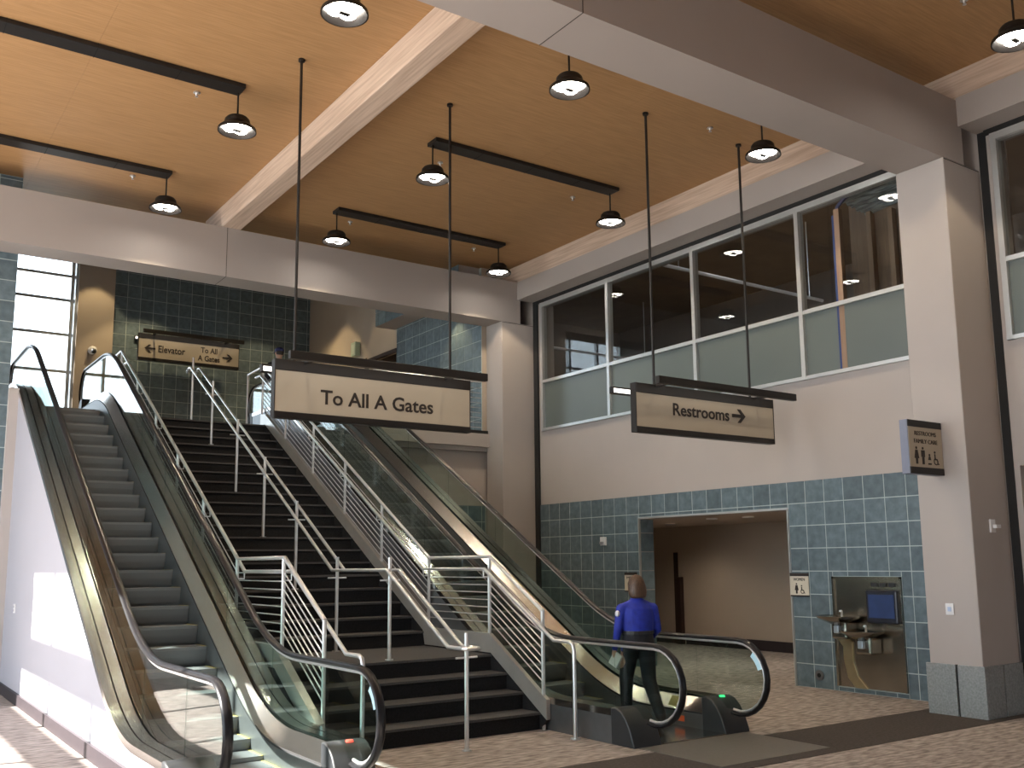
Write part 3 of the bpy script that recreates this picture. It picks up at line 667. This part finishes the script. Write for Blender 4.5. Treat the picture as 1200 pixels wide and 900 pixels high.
# restroom plaques on the tiled wall (built facing -Y, turned to face -X)
def plaque(y, word, kinds, label):
    t = root('restroom_plaque', (XW - .026, y, 1.415), label, 'sign', 'restroom plaques beside the opening')
    def turn(o): return o
    q = MB().box(XW - .034, XW - .024, y - .16, y + .16, 1.26, 1.53).build('plate', mat('plaque_cream', (.60, .56, .47), .5, var=.05), t)
    for a, b in ((1.53, 1.575), (1.245, 1.265)): MB().box(XW - .038, XW - .024, y - .16, y + .16, a, b).build('border', ink, t)
    text_mesh(word, .06, (XW - .036, y, 1.465), ink, t, width=.20, align='CENTER', rot=(PI / 2, 0, -PI / 2))
    pm = MB()
    for k, kd in enumerate(kinds): pict(pm, -.05 + .10 * k, 0, .15, kd, 0)
    o = pm.build('pictograms', ink, None, origin=(0, 0, 0)); o.rotation_euler = (0, 0, -PI / 2); o.location = (XW - .034, y, 1.285); attach(o, t)
plaque(9.19, 'WOMEN', 'wh', 'small women restroom plaque right of the opening')
plaque(12.78, 'MEN', 'mh', 'small restroom plaque left of the opening, behind the walking person')

# ------------------------------------------------------------------ drinking fountain
df = root('drinking_fountain', (11.3, 8.1, .07), 'stainless wall drinking fountain with two basins and bottle filler', 'drinking fountain')
fs_m = mat('fountain_steel', (.42, .40, .35), .22, 1., var=.2, scale=2)
MB().box(11.325, 11.345, 7.58, 8.62, .07, 1.52).build('back_panel', fs_m, df)
MB().box(11.30, 11.335, 7.57, 7.60, .07, 1.53).box(11.30, 11.335, 8.60, 8.63, .07, 1.53).box(11.30, 11.335, 7.57, 8.63, 1.50, 1.53).build('frame', fs_m, df)
MB().box(11.24, 11.33, 7.60, 8.06, .93, 1.36).build('bottle_filler', mat('filler_blue', (.02, .022, .035), .3, var=.2), df, bevel=.02)
MB().box(11.235, 11.245, 7.64, 8.02, 1.00, 1.30).build('filler_alcove', mat('filler_dark', (.03, .055, .16), .3, var=.2), df)
for k in range(3): MB().box(11.30, 11.325, 7.66 + .13 * k, 7.75 + .13 * k, 1.40, 1.45).build('filler_button', plastic, df)
for (y, z) in ((8.39, .99), (8.03, .81)):
    b = MB().lathe([(.001, -.10), (.05, -.10), (.14, -.06), (.27, .0), (.285, .025), (.265, .03), (.14, -.02), (.001, -.035)], (11.08, y, z), 24).build('basin', fs_m, df, True)
    MB().tube([(11.14, y - .02, z), (11.14, y - .02, z + .06), (11.12, y - .03, z + .09), (11.08, y - .04, z + .09)], .014, 8).build('spout', steel_post, b, True)
    MB().box(11.02, 11.08, y - .04, y + .04, z - .20, z - .10).build('push_bar', mat('push_bar', (.60, .68, .75), .3, .6, var=.1), b, bevel=.01)
    MB().box(11.08, 11.33, y - .12, y + .12, z - .28, z - .06).build('bracket', fs_m, b, bevel=.03)
MB().prism_x([(8.60, .72), (8.45, .74), (8.36, .66), (8.36, .40), (8.30, .22), (8.16, .07), (8.34, .07), (8.45, .20), (8.50, .45), (8.50, .60)], 11.30, 11.325).build('apron', mat('apron_steel', (.62, .55, .36), .3, 1., var=.1), df)
# ------------------------------------------------------------------ small wall fittings
t = root('wall_switch', (10.54, 6.45, 1.18), 'white switch plate on the front column', 'switch'); MB().box(10.535, 10.548, 6.40, 6.50, 1.12, 1.25).build('plate', white_pl, t, bevel=.004); MB().box(10.528, 10.536, 6.43, 6.47, 1.16, 1.21).build('rocker', mat('switch_blue', (.45, .55, .75), .4, var=.1), t)
t = root('wall_sensor', (10.95, 6.08, 2.12), 'small white sensor on the shaded face of the front column', 'sensor'); MB().box(10.90, 11.0, 6.085, 6.108, 2.05, 2.20).build('plate', white_pl, t, bevel=.004); MB().box(10.94, 11.03, 6.04, 6.085, 2.10, 2.14).build('lever', white_pl, t)
t = root('fire_strobe', (11.3, 13.48, 2.12), 'white fire alarm strobe on the slate tiles left of the opening', 'alarm'); MB().box(11.295, 11.328, 13.41, 13.56, 2.05, 2.20).build('plate', white_pl, t, bevel=.006); MB().box(11.27, 11.296, 13.45, 13.55, 2.07, 2.12).build('lens', mat('strobe_lens', (.35, .35, .38), .2, var=.1), t, bevel=.006)
t = root('floor_outlet', (11.3, 8.93, .1), 'round cover plate low on the slate tiles left of the fountain', 'cover plate'); MB().lathe([(.07, 0), (.07, -.01), (.04, -.013), (.001, -.013)], (11.326, 8.93, .18), 18, axis='x').build('cover', steel_dark, t); MB().lathe([(.03, 0), (.03, -.006), (.001, -.006)], (11.313, 8.93, .18), 12, axis='x').build('inner_ring', black, t)
t = root('wall_outlet', (2.07, 14.97, 1.15), 'white outlet on the escalator side wall near the tiles', 'outlet'); MB().box(2.060, 2.078, 14.93, 15.01, 1.14, 1.26).build('plate', white_pl, t); MB().box(2.056, 2.060, 14.95, 14.99, 1.16, 1.19).box(2.056, 2.060, 14.95, 14.99, 1.21, 1.24).build('socket', mat('socket_grey', (.3, .3, .32), .5, var=.1), t)
t = root('security_camera', (4.78, 24.85, 6.95), 'small white dome security camera beside the tall window', 'security camera'); MB().lathe([(.10, 0), (.10, -.06), (.07, -.08), (.001, -.08)], (4.78, 24.90, 6.99), 16, axis='y').build('housing', white_pl, t, True); MB().ball((4.80, 24.80, 6.96), .065, 12).build('dome', plastic, t, True)
t = root('exit_sign', (10.4, 21.85, 7.0), 'small pale green box sign on the beige upper wall', 'sign'); MB().box(10.30, 10.44, 21.72, 21.98, 6.93, 7.28).build('box', mat('pale_green', (.42, .52, .40), .5, var=.1), t, bevel=.01); MB().box(10.295, 10.30, 21.76, 21.94, 6.98, 7.22).build('face', mat('pale_face', (.55, .62, .5), .5, var=.1), t)

# hall downlights (recessed in the upper ceiling and beam soffits)
for i, (x, y, z, wt, an, lb) in enumerate([(6.0, 23.5, 9.65, 2.4, 86, 'left of the elevator sign'), (8.9, 23.5, 9.65, 1.6, 80, 'right of the elevator sign'), (9.2, 22.7, 9.65, 2.2, 74, 'above the beige wall'), (4.8, 24.2, 9.65, 1.2, 70, 'above the pilaster'), (9.5, 20.4, 9.65, .8, 60, 'above the upper doorway'), (10.1, 17.0, 7.20, .5, 80, 'in the slate bulkhead')]):
    t = root('hall_downlight', (x, y, z), f'recessed downlight in the upper hall ceiling {lb}', 'downlight', 'upper hall downlights')
    MB().lathe([(.11, 0), (.11, .04), (.08, .04), (.08, 0)], (x, y, z), 16).build('trim_ring', white_pl, t)
    spot('downlight_beam', (x, y, z - .01), DOWN_W * wt, an, (1, .76, .42), .25, parent=t)

# ------------------------------------------------------------------ people
def capsule(mb, a, b, ra, rb, seg=12):
    a, b = Vector(a), Vector(b); n = 5; pts = [a + (b - a) * i / (n - 1) for i in range(n)]
    mb.tube([tuple(p) for p in pts], [ra + (rb - ra) * i / (n - 1) for i in range(n)], seg); mb.ball(a, ra, seg); mb.ball(b, rb, seg)
def loft(mb, secs, seg=18):       # secs: (cx, cy, z, rx, ry)
    vs = []; fs = []; n = len(secs)
    for cx, cy, z, rx, ry in secs:
        for k in range(seg):
            t = 2 * PI * k / seg; vs.append((cx + rx * math.cos(t), cy + ry * math.sin(t), z))
    for i in range(n - 1):
        for k in range(seg): fs.append((i * seg + k, i * seg + (k + 1) % seg, (i + 1) * seg + (k + 1) % seg, (i + 1) * seg + k))
    fs += [tuple(range(seg - 1, -1, -1)), tuple(range((n - 1) * seg, n * seg))]
    mb.add(vs, fs)
def remesh(mb, voxel, name):
    me = bpy.data.meshes.new(name); me.from_pydata(mb.v, [], mb.f); o = bpy.data.objects.new(name, me); COL.objects.link(o)
    bm = bmesh.new(); bm.from_mesh(me); bmesh.ops.recalc_face_normals(bm, faces=bm.faces); bm.to_mesh(me); bm.free()
    r = o.modifiers.new('r', 'REMESH'); r.mode = 'VOXEL'; r.voxel_size = voxel
    s = o.modifiers.new('s', 'SMOOTH'); s.iterations = 4; s.factor = .5
    bpy.context.view_layer.update(); dg = bpy.context.evaluated_depsgraph_get()
    m2 = bpy.data.meshes.new_from_object(o.evaluated_get(dg)); bpy.data.objects.remove(o); m2.polygons.foreach_set('use_smooth', [True] * len(m2.polygons))
    return m2
def person(loc, rz, label, shirt, trousers, hair_col, cap=None, patch=False, pose='walk'):
    """figure about 1.6 m tall, facing +Y, built around the origin"""
    skin = mat('skin', (.50, .30, .22), .6, var=.05); shoe = mat('black_shoe', (.015, .015, .016), .4, var=.1)
    mb = MB(); R = []                         # R: (point a, point b, material index) regions
    zr = .035 if pose == 'walk' else 0
    # torso
    loft(mb, [(0, 0, .80, .17, .125), (0, -.005, .86, .19, .145), (0, 0, .95, .172, .13), (0, .005, 1.05, .18, .13), (0, .01, 1.16, .195, .13), (0, .005, 1.235, .18, .118), (0, 0, 1.30, .115, .085), (0, 0, 1.345, .065, .06)])
    capsule(mb, (0, 0, 1.30), (-.165, 0, 1.235), .062, .058); capsule(mb, (0, 0, 1.30), (.165, 0, 1.235), .062, .058)
    R += [((0, 0, .985), (0, 0, 1.36), 0), ((-.15, 0, 1.25), (.15, 0, 1.25), 0), ((-.06, 0, 1.1), (.06, 0, 1.1), 0), ((-.08, 0, .90), (.08, 0, .90), 1), ((-.1, 0, 1.0), (.1, 0, 1.0), 0)]
    # neck and head
    capsule(mb, (0, .0, 1.33), (0, .012, 1.41), .052, .048); R.append(((0, .01, 1.375), (0, .012, 1.41), 2))
    mb.ball((0, .025, 1.485), (.072, .092, .105), 16); mb.ball((0, .05, 1.43), (.052, .06, .05), 12)
    mb.ball((0, .118, 1.472), (.013, .02, .022), 8)
    for s in (-1, 1): mb.ball((s * .074, .015, 1.475), (.012, .022, .032), 8)
    R += [((0, .02, 1.43), (0, .02, 1.56), 2)]
    # legs (x, y, z): hip, knee, ankle, toe
    if pose == 'walk': legs = [((-.09, 0, .84), (-.10, .13, .48), (-.10, .15, .09), (-.11, .29, .035)), ((.09, 0, .84), (.105, -.03, .46), (.12, -.31, .135), (.125, -.22, .03))]
    else: legs = [((s * .09, 0, .84), (s * .10, .01, .46), (s * .10, -.02, .08), (s * .11, .12, .035)) for s in (-1, 1)]
    for h, k, a, t in legs:
        capsule(mb, h, k, .102, .078); capsule(mb, k, a, .079, .060)
        a2 = Vector(a); t2 = Vector(t); hl = a2 + Vector((0, -.035, -.045))
        capsule(mb, hl, t2, .038, .034, 10)
        R += [(h, k, 1), (k, a, 1), (tuple(a2 + Vector((0, 0, -.05))), t, 3)]
    # arms
    if pose == 'walk': arms = [((-.182, .0, 1.235), (-.235, -.02, 1.01), (-.255, .04, .80)), ((.182, .0, 1.235), (.235, .02, 1.01), (.19, .16, .88))]
    else: arms = [((s * .182, .0, 1.235), (s * .235, -.02, 1.01), (s * .22, .10, .80)) for s in (-1, 1)]
    for si, (s, e, w_) in enumerate(arms):
        capsule(mb, s, e, .060, .048); capsule(mb, e, w_, .048, .032); R += [(s, e, 0), (e, w_, 0)]
        W_ = Vector(w_); dv = (W_ - Vector(e)).normalized(); sx = -1 if si == 0 else 1
        side = dv.cross(Vector((sx, 0, 0))).normalized(); nrm = Vector((sx, 0, 0))
        palm = W_ + dv * .075
        capsule(mb, W_ + dv * .02 + side * .012, palm + side * .018, .022, .022, 8); capsule(mb, W_ + dv * .02 - side * .012, palm - side * .018, .022, .022, 8)
        for q, ln in ((-.030, .055), (-.010, .068), (.010, .072), (.030, .062)):
            b0 = palm + side * q; b1 = b0 + dv * ln * .55 - nrm * .008; b2 = b1 + dv * ln * .4 - nrm * .03
            capsule(mb, b0, b1, .0105, .0095, 8); capsule(mb, b1, b2, .0095, .0085, 8); R.append((tuple(b0), tuple(b2), 2))
        th0 = W_ + dv * .03 + side * .03; th1 = th0 + dv * .035 + side * .022 - nrm * .012; th2 = th1 + dv * .03 - nrm * .012
        capsule(mb, th0, th1, .0125, .011, 8); capsule(mb, th1, th2, .011, .009, 8); R += [(tuple(th0), tuple(th2), 2), (tuple(W_ + dv * .01), tuple(palm), 2)]
    me = remesh(mb, .0105, 'body')
    for m in (shirt, trousers, skin, shoe): me.materials.append(m)
    segs = [(Vector(a), Vector(b), i) for a, b, i in R]
    for pgn in me.polygons:
        c = pgn.center; best = 9; bi = 0
        for a, b, i in segs:
            ab = b - a; q = max(0, min(1, (c - a).dot(ab) / max(ab.dot(ab), 1e-9))); dd_ = (c - a - ab * q).length
            if dd_ < best: best = dd_; bi = i
        if c.z > 1.352 and abs(c.x) < .12: bi = 2
        elif bi == 0 and c.z < .98 and abs(c.x) < .19 and abs(c.x) < .185: bi = 1
        pgn.material_index = bi
    rt_ = root('person', loc, label, 'person'); rt_.rotation_euler = (0, 0, rz)
    o = bpy.data.objects.new('body', me); COL.objects.link(o); o.parent = rt_
    def ch(mb_, nm, m, sm=True):
        q = mb_.build(nm, m, None, sm, origin=(0, 0, 0)); q.parent = rt_; return q
    # eyes, mouth
    for ex in (-.028, .028): ch(MB().ball((ex, .108, 1.492), .011, 8), 'eye', mat('eye_dark', (.03, .02, .015), .2, var=.1))
    ch(MB().ball((0, .112, 1.437), (.022, .008, .006), 8), 'mouth', mat('lips', (.40, .17, .14), .5, var=.1))
    h = MB()
    if cap:
        h.ball((0, .02, 1.535), (.088, .105, .062), 14); h.box(-.06, .06, .08, .19, 1.505, 1.515); ch(h, 'cap', cap)
        ch(MB().ball((0, .0, 1.49), (.078, .085, .07), 12), 'hair', hair_col)
    else:
        h.ball((0, .008, 1.51), (.088, .102, .095), 16)
        vs = []; loft(h, [(0, -.035, 1.345, .070, .042), (0, -.040, 1.36, .092, .062), (0, -.03, 1.41, .104, .078), (0, -.015, 1.47, .102, .09), (0, 0, 1.53, .088, .092)])
        hm = remesh(h, .009, 'hair'); hm.materials.append(hair_col); q = bpy.data.objects.new('hair', hm); COL.objects.link(q); q.parent = rt_
    bl = MB(); loft(bl, [(0, -.002, .965, .181, .138), (0, -.002, 1.0, .181, .138)], 24); ch(bl, 'belt', mat('belt', (.02, .018, .018), .4, var=.1), False)
    cl = MB(); loft(cl, [(0, .002, 1.335, .072, .066), (0, .004, 1.362, .062, .060)], 16); ch(cl, 'collar', shirt)
    if patch:
        ch(MB().ball((-.243, -.042, 1.185), (.028, .026, .036), 12), 'shoulder_patch', mat('patch_white', (.7, .72, .78), .6, var=.1))
    return rt_
blue_shirt = mat('royal_blue_shirt', (.012, .030, .36), .7, var=.35, scale=14, bump=.3)
navy = mat('navy_trousers', (.010, .011, .016), .8, var=.3, scale=20)
hair_b = mat('brown_blond_hair', (.10, .052, .028), .5, scale=30, stretch=(4, 4, .4), col2=(.03, .016, .009))
P1 = person((7.28, 8.13, .012), math.radians(-22), 'person in a royal blue shirt and black trousers walking onto the right escalator', blue_shirt, navy, hair_b, patch=True)
pp = MB(); pp.box(-.02, .02, -.06, .06, -.075, .075); q = pp.build('paper_packet', mat('white_paper', (.66, .66, .63), .7, var=.1), None, bevel=.01); tag(q, 'white paper packet held in the left hand of the walking person', 'paper')
q.location = (7.28 - .235, 8.13 + .155, .64); q.rotation_euler = (.5, .1, .3)
dark_c = mat('dark_jacket', (.022, .020, .024), .8, var=.3, scale=20)
P2 = person((6.87, 17.9, ZU + .014), 0., 'person in a dark blue cap atop the right escalator, behind the gates sign', dark_c, navy, mat('dark_hair', (.03, .02, .015), .6, var=.2), cap=mat('navy_cap', (.012, .015, .09), .7, var=.2), pose='stand')
P2.scale = (1.04, 1.04, 1.05)

# ------------------------------------------------------------------ done: drop unused prototypes
for o in list(bpy.data.objects):
    if not o.users_collection: bpy.data.objects.remove(o)
